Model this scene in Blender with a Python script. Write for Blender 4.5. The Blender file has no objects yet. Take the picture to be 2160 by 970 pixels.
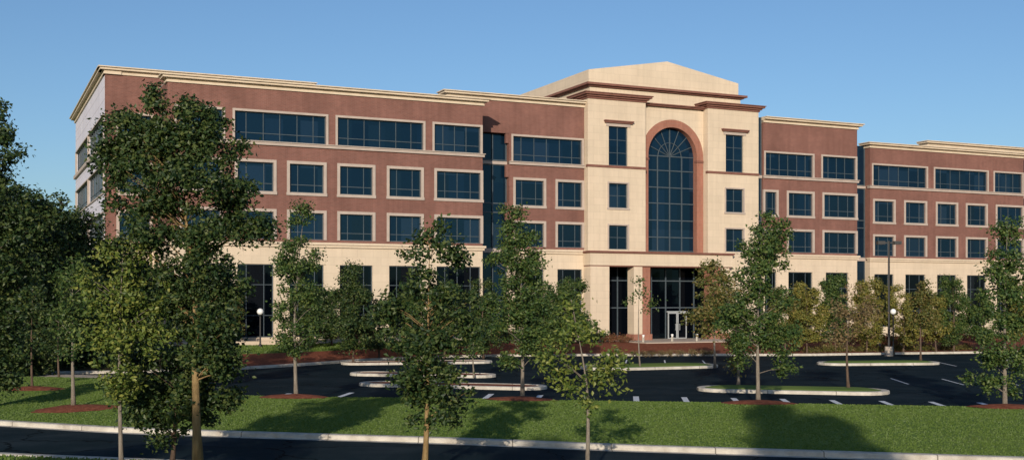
import bpy, bmesh, math, random
from mathutils import Vector, Matrix
random.seed(11)
S = bpy.context.scene
COL = S.collection
# ------------------------------------------------------------------ camera model (2160 x 970 photograph)
F, CX, HZ, CH = 2453.0, 1080.0, 632.0, 4.4
ANG = math.atan2(.422, .9066)
ca, sa = math.cos(ANG), math.sin(ANG)
def ground(px, py, z=0.0):
    Y = F*(CH-z)/(py-HZ); return ((px-CX)/F*Y, Y)
def px_x(px, Y): return (px-CX)/F*Y
def px_z(py, Y): return CH+(HZ-py)/F*Y
SUN_EL, SUN_X = math.radians(15), .15

# ------------------------------------------------------------------ materials
def mat(name, build):
    m = bpy.data.materials.new(name); m.use_nodes = True
    nt = m.node_tree; nt.nodes.clear()
    out = nt.nodes.new('ShaderNodeOutputMaterial')
    p = nt.nodes.new('ShaderNodeBsdfPrincipled')
    nt.links.new(p.outputs[0], out.inputs[0])
    build(nt, p, out); return m
def N(nt, t, **kw):
    n = nt.nodes.new(t)
    for k, v in kw.items():
        if k.startswith('i_'): n.inputs[k[2:].replace('_', ' ')].default_value = v
        else: setattr(n, k, v)
    return n
def ramp(nt, fac, stops):
    r = nt.nodes.new('ShaderNodeValToRGB'); e = r.color_ramp.elements
    while len(e) < len(stops): e.new(.5)
    for el, (p, c) in zip(e, stops): el.position = p; el.color = (*c, 1)
    nt.links.new(fac, r.inputs[0]); return r.outputs[0]
def noisy(c1, c2, scale=3, rough=.85, bump=0.0, bscale=40, spec=.3, detail=6, stretch=None, metal=0):
    def b(nt, p, out):
        tc = N(nt, 'ShaderNodeTexCoord'); v = tc.outputs['Object']
        if stretch:
            mp = N(nt, 'ShaderNodeMapping'); mp.inputs['Scale'].default_value = stretch
            nt.links.new(v, mp.inputs[0]); v = mp.outputs[0]
        n = N(nt, 'ShaderNodeTexNoise', i_Scale=scale, i_Detail=detail); nt.links.new(v, n.inputs['Vector'])
        nt.links.new(ramp(nt, n.outputs[0], [(.3, c1), (.7, c2)]), p.inputs['Base Color'])
        p.inputs['Roughness'].default_value = rough
        p.inputs['Specular IOR Level'].default_value = spec
        p.inputs['Metallic'].default_value = metal
        if bump:
            n2 = N(nt, 'ShaderNodeTexNoise', i_Scale=bscale, i_Detail=3); nt.links.new(v, n2.inputs['Vector'])
            bp = N(nt, 'ShaderNodeBump', i_Strength=bump, i_Distance=.05); nt.links.new(n2.outputs[0], bp.inputs['Height'])
            nt.links.new(bp.outputs[0], p.inputs['Normal'])
    return b
def masonry(c1, c2, mortar, bw, bh, ms, big=(.85, 1.12), bump=.15, streak=.9):
    def b(nt, p, out):
        tc = N(nt, 'ShaderNodeTexCoord'); sep = N(nt, 'ShaderNodeSeparateXYZ'); nt.links.new(tc.outputs['Object'], sep.inputs[0])
        ad = N(nt, 'ShaderNodeMath', operation='ADD'); nt.links.new(sep.outputs[0], ad.inputs[0]); nt.links.new(sep.outputs[1], ad.inputs[1])
        cb = N(nt, 'ShaderNodeCombineXYZ'); nt.links.new(ad.outputs[0], cb.inputs[0]); nt.links.new(sep.outputs[2], cb.inputs[1])
        br = N(nt, 'ShaderNodeTexBrick'); nt.links.new(cb.outputs[0], br.inputs['Vector'])
        br.inputs['Color1'].default_value = (*c1, 1); br.inputs['Color2'].default_value = (*c2, 1); br.inputs['Mortar'].default_value = (*mortar, 1)
        br.inputs['Scale'].default_value = 1; br.inputs['Brick Width'].default_value = bw; br.inputs['Row Height'].default_value = bh; br.inputs['Mortar Size'].default_value = ms
        n = N(nt, 'ShaderNodeTexNoise', i_Scale=.35, i_Detail=8, i_Roughness=.65); nt.links.new(tc.outputs['Object'], n.inputs['Vector'])
        r = ramp(nt, n.outputs[0], [(.3, (big[0],)*3), (.7, (big[1],)*3)])
        mx = N(nt, 'ShaderNodeMix', data_type='RGBA', blend_type='MULTIPLY'); mx.inputs[0].default_value = 1
        nt.links.new(br.outputs[0], mx.inputs[6]); nt.links.new(r, mx.inputs[7])
        # rain streaks running down the face
        mp = N(nt, 'ShaderNodeMapping'); mp.inputs['Scale'].default_value = (2.2, 2.2, .12); nt.links.new(tc.outputs['Object'], mp.inputs[0])
        n3 = N(nt, 'ShaderNodeTexNoise', i_Scale=1.4, i_Detail=4); nt.links.new(mp.outputs[0], n3.inputs['Vector'])
        r3 = ramp(nt, n3.outputs[0], [(.35, (streak, streak*.995, streak*.99)), (.6, (1.02, 1.02, 1.02))])
        m2 = N(nt, 'ShaderNodeMix', data_type='RGBA', blend_type='MULTIPLY'); m2.inputs[0].default_value = 1
        nt.links.new(mx.outputs[2], m2.inputs[6]); nt.links.new(r3, m2.inputs[7])
        nt.links.new(m2.outputs[2], p.inputs['Base Color'])
        p.inputs['Roughness'].default_value = .88; p.inputs['Specular IOR Level'].default_value = .25
        bp = N(nt, 'ShaderNodeBump', i_Strength=bump, i_Distance=.02, invert=True); nt.links.new(br.outputs['Fac'], bp.inputs['Height'])
        nt.links.new(bp.outputs[0], p.inputs['Normal'])
    return b
def glassy(c, rough=.04, wob=.0, spec=.5):
    """tinted glass: each pane a touch different in tint and in tilt, some with pale blinds part way down"""
    def b(nt, p, out):
        tc = N(nt, 'ShaderNodeTexCoord'); L = nt.links.new
        mp = N(nt, 'ShaderNodeMapping'); mp.inputs['Scale'].default_value = (.72, .72, .27); mp.inputs['Location'].default_value = (.31, .13, .02); L(tc.outputs['Object'], mp.inputs[0])
        fl = N(nt, 'ShaderNodeVectorMath', operation='FLOOR'); L(mp.outputs[0], fl.inputs[0])
        wn = N(nt, 'ShaderNodeTexWhiteNoise', noise_dimensions='3D'); L(fl.outputs[0], wn.inputs['Vector'])
        col = ramp(nt, wn.outputs['Value'], [(0, c), (.45, tuple(x*1.2 for x in c)), (.8, tuple(x*1.6+.001 for x in c)), (1, tuple(x*2.0+.006 for x in c))])
        L(col, p.inputs['Base Color'])
        p.inputs['Roughness'].default_value = rough; p.inputs['Specular IOR Level'].default_value = spec
        p.inputs['Specular Tint'].default_value = (.45, .85, 1, 1)
        sb = N(nt, 'ShaderNodeVectorMath', operation='SUBTRACT'); L(wn.outputs['Color'], sb.inputs[0]); sb.inputs[1].default_value = (.5, .5, .5)
        sc = N(nt, 'ShaderNodeVectorMath', operation='SCALE'); L(sb.outputs[0], sc.inputs[0]); sc.inputs['Scale'].default_value = .035
        n2 = N(nt, 'ShaderNodeTexNoise', i_Scale=.9, i_Detail=1); L(tc.outputs['Object'], n2.inputs['Vector'])
        bp = N(nt, 'ShaderNodeBump', i_Strength=.05, i_Distance=.05); L(n2.outputs[0], bp.inputs['Height'])
        ad = N(nt, 'ShaderNodeVectorMath', operation='ADD'); L(bp.outputs[0], ad.inputs[0]); L(sc.outputs[0], ad.inputs[1])
        nm = N(nt, 'ShaderNodeVectorMath', operation='NORMALIZE'); L(ad.outputs[0], nm.inputs[0]); L(nm.outputs[0], p.inputs['Normal'])
    return b
def paved(c1, c2, c3, joint=0):
    """tarmac with patches, wear and fine cracks; joint > 0 adds expansion joints every few metres (kerbs)"""
    def b(nt, p, out):
        L = nt.links.new; tc = N(nt, 'ShaderNodeTexCoord'); v = tc.outputs['Object']
        n = N(nt, 'ShaderNodeTexNoise', i_Scale=.35 if not joint else 1.7, i_Detail=10, i_Roughness=.65); L(v, n.inputs['Vector'])
        col = ramp(nt, n.outputs[0], [(.32, c1), (.52, c2), (.72, c3)])
        if joint:
            sp = N(nt, 'ShaderNodeSeparateXYZ'); L(v, sp.inputs[0])
            m = N(nt, 'ShaderNodeMath', operation='MULTIPLY'); L(sp.outputs[0], m.inputs[0]); m.inputs[1].default_value = 1/joint
            f = N(nt, 'ShaderNodeMath', operation='FRACT'); L(m.outputs[0], f.inputs[0])
            lt = N(nt, 'ShaderNodeMath', operation='LESS_THAN'); L(f.outputs[0], lt.inputs[0]); lt.inputs[1].default_value = .011
            fac = lt.outputs[0]; dark = tuple(x*.5 for x in c1)
        else:
            w = N(nt, 'ShaderNodeTexVoronoi', feature='DISTANCE_TO_EDGE'); w.inputs['Scale'].default_value = .16
            dn = N(nt, 'ShaderNodeTexNoise', i_Scale=1.3, i_Detail=4); L(v, dn.inputs['Vector'])
            va = N(nt, 'ShaderNodeVectorMath', operation='ADD'); L(v, va.inputs[0]); L(dn.outputs['Color'], va.inputs[1]); L(va.outputs[0], w.inputs['Vector'])
            lt = N(nt, 'ShaderNodeMath', operation='LESS_THAN'); L(w.outputs['Distance'], lt.inputs[0]); lt.inputs[1].default_value = .006
            fac = lt.outputs[0]; dark = tuple(x*.25 for x in c1)
        mx = N(nt, 'ShaderNodeMix', data_type='RGBA'); L(fac, mx.inputs[0]); L(col, mx.inputs[6]); mx.inputs[7].default_value = (*dark, 1)
        L(mx.outputs[2], p.inputs['Base Color']); p.inputs['Roughness'].default_value = .93; p.inputs['Specular IOR Level'].default_value = .05
        n2 = N(nt, 'ShaderNodeTexNoise', i_Scale=55, i_Detail=3); L(v, n2.inputs['Vector'])
        bp = N(nt, 'ShaderNodeBump', i_Strength=.4, i_Distance=.03); L(n2.outputs[0], bp.inputs['Height']); L(bp.outputs[0], p.inputs['Normal'])
    return b
def leafy(cols, trans=.25):
    def b(nt, p, out):
        g = N(nt, 'ShaderNodeNewGeometry')
        st = [(i/(len(cols)-1), c) for i, c in enumerate(cols)]
        c = ramp(nt, g.outputs['Random Per Island'], st)
        nt.links.new(c, p.inputs['Base Color']); p.inputs['Roughness'].default_value = .5; p.inputs['Specular IOR Level'].default_value = .35
        t = N(nt, 'ShaderNodeBsdfTranslucent'); nt.links.new(c, t.inputs[0])
        m = N(nt, 'ShaderNodeMixShader'); m.inputs[0].default_value = trans
        nt.links.new(p.outputs[0], m.inputs[1]); nt.links.new(t.outputs[0], m.inputs[2]); nt.links.new(m.outputs[0], out.inputs[0])
    return b
M = {}
M['brick'] = mat('red_brick', masonry((.178, .080, .061), (.220, .098, .075), (.225, .13, .11), .30, .10, .012, (.80, 1.16)))
M['brickd'] = mat('brown_trim', noisy((.17, .075, .055), (.22, .10, .075), 2))
M['arch'] = mat('arch_brick', masonry((.31, .125, .085), (.35, .15, .10), (.30, .17, .13), .12, .3, .012))
M['cream'] = mat('cream_stone', masonry((.60, .495, .37), (.635, .52, .39), (.545, .445, .335), 1.3, .65, .016, (.92, 1.05), .15, .965))
M['trim'] = mat('pale_stone_trim', noisy((.39, .325, .28), (.46, .38, .325), 1.5, .8))
M['cornice'] = mat('buff_cornice', noisy((.55, .45, .33), (.65, .54, .41), 1.2, .8))
M['pale'] = mat('pale_panel', masonry((.60, .58, .66), (.63, .61, .68), (.45, .42, .46), 3.0, 1.0, .03, (.95, 1.04)))
M['glass'] = mat('teal_glass', glassy((.0025, .010, .022), spec=.42))
M['gglass'] = mat('lobby_glass', glassy((.0008, .0015, .003), .03, spec=.27))
M['mull'] = mat('grey_mullion', noisy((.055, .075, .09), (.075, .095, .11), 4, .5, spec=.5))
M['door'] = mat('aluminium_frame', noisy((.30, .32, .33), (.36, .38, .39), 4, .4, spec=.5))
M['roof'] = mat('roof_gravel', noisy((.3, .28, .25), (.4, .37, .33), 3))
M['asph'] = mat('asphalt', paved((.005, .014, .019), (.010, .021, .028), (.022, .034, .042)))
M['road'] = mat('street_asphalt', paved((.007, .017, .022), (.014, .026, .032), (.030, .043, .050)))
M['kerb'] = mat('kerb_concrete', paved((.38, .34, .28), (.52, .48, .41), (.64, .60, .52), 3.0))
M['conc'] = mat('plaza_concrete', noisy((.42, .35, .28), (.52, .44, .36), .8, .9, .2, 20))
M['paint'] = mat('road_paint', noisy((.50, .52, .54), (.75, .77, .78), 9, .8))
M['soil'] = mat('lawn_soil', noisy((.095, .165, .035), (.17, .22, .052), .22, .95, .5, 14, .1))
M['mulch'] = mat('red_mulch', noisy((.15, .048, .026), (.29, .10, .058), 5, .95, 1.0, 22, .1, 10))
M['litter'] = mat('leaf_litter', noisy((.03, .03, .014), (.07, .055, .028), 1.2, .95, 1.0, 18, .1, 8))
M['bark'] = mat('grey_bark', noisy((.17, .14, .11), (.30, .26, .21), 4, .9, .8, 25, .2, 8, (3, 3, .6)))
M['bark2'] = mat('tan_bark', noisy((.22, .14, .06), (.36, .25, .12), 4, .9, .8, 25, .2, 8, (3, 3, .6)))
M['barkd'] = mat('brown_bark', noisy((.08, .055, .04), (.16, .11, .08), 4, .9, .8, 25, .2, 8, (3, 3, .6)))
M['black'] = mat('black_metal', noisy((.012, .012, .013), (.022, .02, .02), 5, .5, spec=.5))
M['globe'] = mat('white_globe', noisy((.78, .78, .76), (.82, .82, .80), 5, .3, spec=.5))
M['grass'] = mat('grass_blades', leafy([(.095, .16, .028), (.115, .18, .032), (.14, .205, .040)], .4))
LV = {
 'dark': [(.012, .032, .010), (.028, .058, .016), (.055, .088, .022), (.11, .135, .035)],
 'mid': [(.022, .050, .015), (.045, .090, .022), (.078, .125, .028), (.14, .17, .042)],
 'light': [(.045, .080, .016), (.095, .140, .024), (.15, .19, .034), (.26, .27, .06)],
 'rust': [(.05, .08, .018), (.095, .11, .025), (.15, .135, .035), (.22, .155, .05)],
 'gold': [(.08, .10, .022), (.15, .16, .032), (.22, .20, .04), (.28, .22, .055)],
 'red': [(.14, .05, .025), (.21, .08, .04), (.27, .12, .06), (.14, .13, .04)],
 'brown': [(.12, .09, .04), (.19, .13, .06), (.26, .18, .085), (.13, .14, .045)]}
for k, c in LV.items(): M['leaf_'+k] = mat('leaf_'+k, leafy(c))

# ------------------------------------------------------------------ mesh helpers
class MB:
    def __init__(s): s.v = []; s.f = []
    def quad(s, *p):
        i = len(s.v); s.v += [tuple(q) for q in p]; s.f.append(tuple(range(i, i+len(p))))
    def box(s, x0, x1, y0, y1, z0, z1):
        i = len(s.v)
        s.v += [(x0,y0,z0),(x1,y0,z0),(x1,y1,z0),(x0,y1,z0),(x0,y0,z1),(x1,y0,z1),(x1,y1,z1),(x0,y1,z1)]
        s.f += [tuple(i+k for k in f) for f in ((0,3,2,1),(4,5,6,7),(0,1,5,4),(1,2,6,5),(2,3,7,6),(3,0,4,7))]
    def tube(s, pts, rs, n=7, cap=True):
        base = len(s.v); m = len(pts); P = [Vector(p) for p in pts]
        for k in range(m):
            d = (P[min(k+1, m-1)]-P[max(k-1, 0)]).normalized()
            a = d.cross(Vector((0, 1, 0))) if abs(d.y) < .9 else d.cross(Vector((1, 0, 0)))
            a.normalize(); b = d.cross(a)
            for j in range(n):
                t = 2*math.pi*j/n
                s.v.append(tuple(P[k]+(a*math.cos(t)+b*math.sin(t))*rs[k]))
        for k in range(m-1):
            for j in range(n):
                j2 = (j+1) % n
                s.f.append((base+k*n+j, base+k*n+j2, base+(k+1)*n+j2, base+(k+1)*n+j))
        if cap:
            s.f.append(tuple(base+j for j in range(n))); s.f.append(tuple(base+(m-1)*n+j for j in range(n)))
    def lathe(s, prof, n=14, c=(0, 0)):
        base = len(s.v)
        for r, z in prof:
            for j in range(n):
                t = 2*math.pi*j/n; s.v.append((c[0]+r*math.cos(t), c[1]+r*math.sin(t), z))
        for k in range(len(prof)-1):
            for j in range(n):
                j2 = (j+1) % n; s.f.append((base+k*n+j, base+k*n+j2, base+(k+1)*n+j2, base+(k+1)*n+j))
        s.f.append(tuple(base+j for j in range(n))); s.f.append(tuple(base+(len(prof)-1)*n+j for j in range(n)))
    def build(s, name, m, parent=None, smooth=False, fix=True):
        me = bpy.data.meshes.new(name); me.from_pydata(s.v, [], s.f)
        if fix:
            bm = bmesh.new(); bm.from_mesh(me); bmesh.ops.recalc_face_normals(bm, faces=bm.faces); bm.to_mesh(me); bm.free()
        me.materials.append(m)
        if smooth: me.polygons.foreach_set('use_smooth', [True]*len(me.polygons))
        o = bpy.data.objects.new(name, me); COL.objects.link(o)
        if parent: o.parent = parent
        return o
def tag(o, label=None, cat=None, group=None, kind=None):
    if label: o['label'] = label
    if cat: o['category'] = cat
    if group: o['group'] = group
    if kind: o['kind'] = kind
    return o
def empty(name, loc, label, cat, group=None, rz=0):
    o = bpy.data.objects.new(name, None); COL.objects.link(o); o.location = loc; o.rotation_euler[2] = rz
    o.empty_display_size = .3
    return tag(o, label, cat, group)

# ------------------------------------------------------------------ terrain
def interp(pts, x):
    if x <= pts[0][0]:
        a, b = pts[0], pts[1]
    elif x >= pts[-1][0]:
        a, b = pts[-2], pts[-1]
    else:
        for a, b in zip(pts, pts[1:]):
            if a[0] <= x <= b[0]: break
    return a[1]+(b[1]-a[1])*(x-a[0])/(b[0]-a[0])
KERB_F = [(-60, 62), (-40, 52.5), (-26, 46.2), (-18.8, 42.4), (-13.5, 40.0), (-10, 39.0), (-1.2, 36.8), (3.1, 35.3), (14.3, 32.4), (80, 15.5)]
KERB_N = [(-60, 50), (-40, 43), (-26, 37.2), (-14.7, 33.4), (-10.3, 32.2), (80, 8.5)]
LAWN_B = [(-90, 66), (-26, 63.5), (-21.5, 62.5), (-19.2, 60), (-18.0, 53.0), (-15, 51.6), (-9.4, 50.4), (.44, 49.0), (10, 47.3), (20, 45.6), (90, 33)]
KERB_B = [(-90, 66), (-30, 67.5), (-22, 70.5), (-17.2, 73.2), (-13.7, 78.2), (-10.5, 84), (-6, 88.5), (0, 90.5), (6.3, 91.5), (23, 91.5), (30, 93.5), (42.8, 97), (90, 112)]
def street_z(x): return -.15
def lawn_z(x, t):
    e = min(1, t/.8); e = e*e*(3-2*e)
    z = -.02+.30*e
    if t > .93: z -= (t-.93)/.07*.16
    return z+.03*math.sin(x*.5+t*3)*t*(1-t)*4
def bed_h(x): return 1.0 if x < -4 else (.62 if x > 4 else 1.0-.38*(x+4)/8)
def bed_end(x): return (92.2+.422*x)/.9066+.5     # a little past the building face
def bed_z(x, t):
    e = min(1, t/.55); e = e*e*(3-2*e); return .12+(bed_h(x)-.12)*e
def bed_zy(x, y):
    a = interp(KERB_B, x); return bed_z(x, max(0, min(1, (y-a)/(bed_end(x)-a))))
def strip(name, m, fa, fb, t0, t1, zf, x0, x1, nx, nt):
    mb = MB(); xs = [x0+(x1-x0)*i/nx for i in range(nx+1)]
    for x in xs:
        a, b = fa(x), fb(x)
        for j in range(nt+1):
            t = t0+(t1-t0)*j/nt; mb.v.append((x, a+(b-a)*t, zf(x, t)))
    for i in range(nx):
        for j in range(nt):
            k = i*(nt+1)+j; mb.f.append((k, k+nt+1, k+nt+2, k+1))
    return tag(mb.build(name, m, smooth=True, fix=False), kind='structure')
mb = MB(); mb.quad((-3000, -3000, -.32), (3000, -3000, -.32), (3000, 3000, -.32), (-3000, 3000, -.32))
tag(mb.build('ground', M['soil']), kind='structure')
strip('street', M['road'], lambda x: interp(KERB_N, x)-.05, lambda x: interp(KERB_F, x)+.05, 0, 1, lambda x, t: -.15+.06*t*(1-t)*4, -60, 78, 120, 6)
LX0 = -19.6
strip('parking_lot', M['asph'], lambda x: interp(LAWN_B, x)-.6, lambda x: interp(KERB_B, x)+.3, 0, 1, lambda x, t: 0, -33, 110, 90, 3)
strip('lawn', M['soil'], lambda x: interp(KERB_F, x)+.15, lambda x: interp(LAWN_B, x), 0, 1, lawn_z, -60, 78, 180, 16)
strip('verge', M['soil'], lambda x: -40, lambda x: interp(KERB_N, x)-.15, 0, 1, lambda x, t: -.05, -60, 78, 60, 6)
strip('mulch_bed', M['mulch'], lambda x: interp(KERB_B, x)+.15, bed_end, 0, .33, bed_z, -19, -3, 60, 6)
strip('wood_floor', M['litter'], lambda x: interp(KERB_B, x)+.15, bed_end, 0, 1, bed_z, -60, -19, 60, 6)
strip('grass_strip', M['soil'], lambda x: interp(KERB_B, x)+.15, bed_end, .33, .66, bed_z, -19, -3, 60, 6)
strip('mulch_bed', M['mulch'], lambda x: interp(KERB_B, x)+.15, bed_end, .66, 1.0, bed_z, -19, -3, 60, 6)
strip('mulch_bed', M['mulch'], lambda x: interp(KERB_B, x)+.15, bed_end, 0, 1.0, bed_z, -3, 100, 140, 16)
def kerb(name, pts, w, z0, z1, closed=False, step=.8):
    """a rounded kerb stone following a polyline"""
    P = []
    n = len(pts)
    seg = list(zip(pts, pts[1:]+([pts[0]] if closed else [])))
    if not closed: seg = seg[:n-1]
    for a, b in seg:
        L = math.hypot(b[0]-a[0], b[1]-a[1]); k = max(1, int(L/step))
        for i in range(k): P.append((a[0]+(b[0]-a[0])*i/k, a[1]+(b[1]-a[1])*i/k))
    if not closed: P.append(pts[-1])
    mb = MB(); m = len(P)
    for i, p in enumerate(P):
        a = P[i-1] if (i > 0 or closed) else p; b = P[(i+1) % m] if (i < m-1 or closed) else p
        d = Vector((b[0]-a[0], b[1]-a[1])).normalized(); nx, ny = d.y, -d.x
        for o, z in ((w/2, z0), (w/2-.01, z1-.03), (w/2-.05, z1), (-w/2, z1), (-w/2, z0)):
            mb.v.append((p[0]+nx*o, p[1]+ny*o, z))
    for i in range(m if closed else m-1):
        i2 = (i+1) % m
        for j in range(4): mb.f.append((i*5+j, i2*5+j, i2*5+j+1, i*5+j+1))
    return tag(mb.build(name, M['kerb']), kind='structure')
def line(f, x0, x1, off=0, n=60): return [(x0+(x1-x0)*i/n, interp(f, x0+(x1-x0)*i/n)+off) for i in range(n+1)]
kerb('street_kerb', line(KERB_F, -60, 78), .34, -.2, .02)
# pale gutter pan along the far side of the street
strip('gutter', M['kerb'], lambda x: interp(KERB_F, x)-.5, lambda x: interp(KERB_F, x)-.15, 0, 1, lambda x, t: -.135, -60, 78, 100, 1)
kerb('street_kerb', line(KERB_N, -60, 78), .3, -.2, .0)
kerb('parking_kerb', line(KERB_B, -42, 90), .42, -.05, .17)
kerb('parking_kerb', line(LAWN_B, -17.8, 78, .1), .2, -.05, .13)
# back driveway at far left
strip('driveway', M['conc'], lambda x: interp(LAWN_B, x), lambda x: interp(LAWN_B, x)+3.0, 0, 1, lambda x, t: .14, -60, -21, 20, 1)
def island(cx, cy, L, W, rot, grass):
    top = .27 if grass else .2
    pts = []
    r = W/2
    for i in range(9):
        t = math.pi*(-.5+i/8); pts.append((L/2-r+r*math.cos(t), r*math.sin(t)))
    for i in range(9):
        t = math.pi*(.5+i/8); pts.append((-L/2+r+r*math.cos(t), r*math.sin(t)))
    c, s = math.cos(rot), math.sin(rot)
    w = [(cx+x*c-y*s, cy+x*s+y*c) for x, y in pts]
    kerb('island_kerb', w, .36, -.05, .16, True, .5)
    mb = MB(); k = len(w); q = [(cx+(x-cx)*.86, cy+(y-cy)*.80, top-.06) for x, y in w]
    mb.v = [(cx, cy, top)]+q+[(x, y, .12) for x, y in w]
    mb.f = [(0, i+1, (i+1) % k+1) for i in range(k)]+[(i+1, i+1+k, (i+1) % k+1+k, (i+1) % k+1) for i in range(k)]
    tag(mb.build('island_bed', M['soil'] if grass else M['mulch']), kind='structure')
def island_px(x0, y0, x1, y1, W, grass):
    a = ground(x0, y0); b = ground(x1, y1)
    L = math.hypot(b[0]-a[0], b[1]-a[1]); rot = math.atan2(b[1]-a[1], b[0]-a[0])
    cx, cy = (a[0]+b[0])/2-math.sin(rot)*W/2, (a[1]+b[1])/2+math.cos(rot)*W/2
    island(cx, cy, L, W, rot, grass); return cx, cy, rot
island_px(1472, 826, 1872, 834, 2.5, True)
island_px(1748, 771, 1992, 769, 2.6, True)
island_px(1262, 782, 1532, 775, 3.6, True)
island_px(734, 792, 1030, 797, 1.9, False)
island_px(752, 814, 1135, 823, 1.9, False)
island_px(728, 770, 1040, 766, 2.2, False)
island_px(2135, 768, 2330, 770, 4.0, True)
# stall lines: a few metres of worn paint just beyond the lawn crest
SL = [(560, 842), (700, 840), (1013, 843), (1123, 846), (1337, 849), (1445, 851), (1556, 853), (1666, 855), (1778, 858), (1890, 860), (2002, 862), (2112, 864)]
mb = MB()
for x, y in SL:
    a = ground(x, y)
    d = (.105, 1)
    mb.quad((a[0]-.13, a[1]-1.2, .006), (a[0]+.13, a[1]-1.2, .006), (a[0]+.13+d[0]*4.2, a[1]+3.3, .006), (a[0]-.13+d[0]*4.2, a[1]+3.3, .006))
tag(mb.build('parking_lines', M['paint']), kind='structure')
# rows of lines further into the lot
mb = MB()
for r0 in (62.5, 80.5):
    for k in range(-3, 14):
        x = 18+k*2.7 if r0 < 70 else 16+k*2.7
        y = r0-.17*(x-10)
        if r0 < 70 and x < 19: continue
        if x > 40: continue
        mb.quad((x-.05, y, .006), (x+.05, y, .006), (x+.58, y+4.5, .006), (x+.48, y+4.5, .006))
tag(mb.build('parking_lines', M['paint']), kind='structure')
# low stone edging wall and plaza slab
mb = MB()
pts = [(-22, 0), (-17, 0), (-12, 0), (-8, 0), (-4.5, 0)]
P = []
for i in range(30):
    x = -24+20*i/29; a = interp(KERB_B, x); y = a+(bed_end(x)-a)*.69; P.append((x, y, bed_zy(x, y)))
for i, p in enumerate(P): mb.v += [(p[0], p[1]-.15, p[2]-.1), (p[0], p[1]-.15, p[2]+.32), (p[0], p[1]+.2, p[2]+.32), (p[0], p[1]+.2, p[2]-.1)]
for i in range(29):
    for j in range(3): mb.f.append((i*4+j, i*4+4+j, i*4+5+j, i*4+j+1))
mb.f += [(0, 1, 2, 3), (116, 117, 118, 119)]
tag(mb.build('edging_wall', M['cream']), 'low curved cream stone edging wall above the grass strip at left of building', 'wall')

# ------------------------------------------------------------------ the building, modelled in its own axes
U0, V0 = 60.0, 92.0
BLD = empty('office_building', (U0*ca-V0*sa, U0*sa+V0*ca, 0), 'long four storey red brick office building with cream stone base and arched entrance tower', 'building', rz=ANG)
def front(y):                      # (s, d, z) -> building axes, facade at v = y
    return lambda s, d, z: (s-U0, y+d-V0, z)
def leftend(u):
    return lambda s, d, z: (u+d-U0, s-V0, z)
class TB(MB):
    def tb(s, T, a0, a1, d0, d1, z0, z1):
        i = len(s.v)
        s.v += [T(a0,d0,z0),T(a1,d0,z0),T(a1,d1,z0),T(a0,d1,z0),T(a0,d0,z1),T(a1,d0,z1),T(a1,d1,z1),T(a0,d1,z1)]
        s.f += [tuple(i+k for k in f) for f in ((0,3,2,1),(4,5,6,7),(0,1,5,4),(1,2,6,5),(2,3,7,6),(3,0,4,7))]
TH = .38
def wall(name, T, x0, x1, z0, z1, holes, m):
    """wall with real openings: front sheet, back sheet and reveals"""
    xs = sorted({x0, x1, *[h[0] for h in holes], *[h[1] for h in holes]}); xs = [x for x in xs if x0 <= x <= x1]
    zs = sorted({z0, z1, *[h[2] for h in holes], *[h[3] for h in holes]}); zs = [z for z in zs if z0 <= z <= z1]
    mb = MB(); nx, nz = len(xs)-1, len(zs)-1
    def solid(i, j):
        if i < 0 or j < 0 or i >= nx or j >= nz: return False
        cx, cz = (xs[i]+xs[i+1])/2, (zs[j]+zs[j+1])/2
        return not any(h[0] < cx < h[1] and h[2] < cz < h[3] for h in holes)
    for i in range(nx):
        for j in range(nz):
            if not solid(i, j): continue
            a, b, c, d = xs[i], xs[i+1], zs[j], zs[j+1]
            mb.quad(T(a,0,c), T(b,0,c), T(b,0,d), T(a,0,d)); mb.quad(T(a,TH,c), T(b,TH,c), T(b,TH,d), T(a,TH,d))
            if not solid(i-1, j): mb.quad(T(a,0,c), T(a,TH,c), T(a,TH,d), T(a,0,d))
            if not solid(i+1, j): mb.quad(T(b,0,c), T(b,TH,c), T(b,TH,d), T(b,0,d))
            if not solid(i, j-1): mb.quad(T(a,0,c), T(b,0,c), T(b,TH,c), T(a,TH,c))
            if not solid(i, j+1): mb.quad(T(a,0,d), T(b,0,d), T(b,TH,d), T(a,TH,d))
    return mb.build(name, m, BLD)
def window(T, x0, x1, z0, z1, sur=.2, mulls=(.25, .74), trans=(.28,), m='glass', surm='trim', bottom=True, wname='window', right=True):
    g = TB(); g.tb(T, x0+.004, x1-.004, .22, .26, z0+.004, z1-.004)
    w = g.build(wname, M[m], BLD)
    f = TB(); t = .025
    for q in mulls:
        x = x0+(x1-x0)*q; f.tb(T, x-t, x+t, .16, .215, z0+.07, z1-.07)
    for q in trans:
        z = z0+(z1-z0)*q; f.tb(T, x0+.07, x1-.07, .17, .213, z-t, z+t)
    for a, b, c, d in ((x0+.005, x0+.07, z0+.005, z1-.005), (x1-.07, x1-.005, z0+.005, z1-.005), (x0+.07, x1-.07, z0+.005, z0+.07), (x0+.07, x1-.07, z1-.07, z1-.005)):
        f.tb(T, a, b, .15, .216, c, d)
    f.build('frame', M['mull'], w)
    if sur:
        s = TB(); i = .003
        s.tb(T, x0-sur, x1+(sur if right else 0), -.07, .1, z1-i, z1+sur)
        s.tb(T, x0-sur, x0+i, -.07, .1, z0+i if bottom else z0, z1-i)
        if right: s.tb(T, x1-i, x1+sur, -.07, .1, z0+i if bottom else z0, z1-i)
        if bottom: s.tb(T, x0-sur-.04, x1+(sur+.04 if right else 0), -.10, .1, z0-sur, z0+i)
        s.build('surround', M[surm], w)
    return w
RIB = (.125, .31, .49, .68, .86)
Z = dict(w1=(1.5, 7.15), w2=(9.10, 11.2), w3=(12.76, 15.0), w4=(16.62, 18.85))
BASE = 8.62
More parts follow.
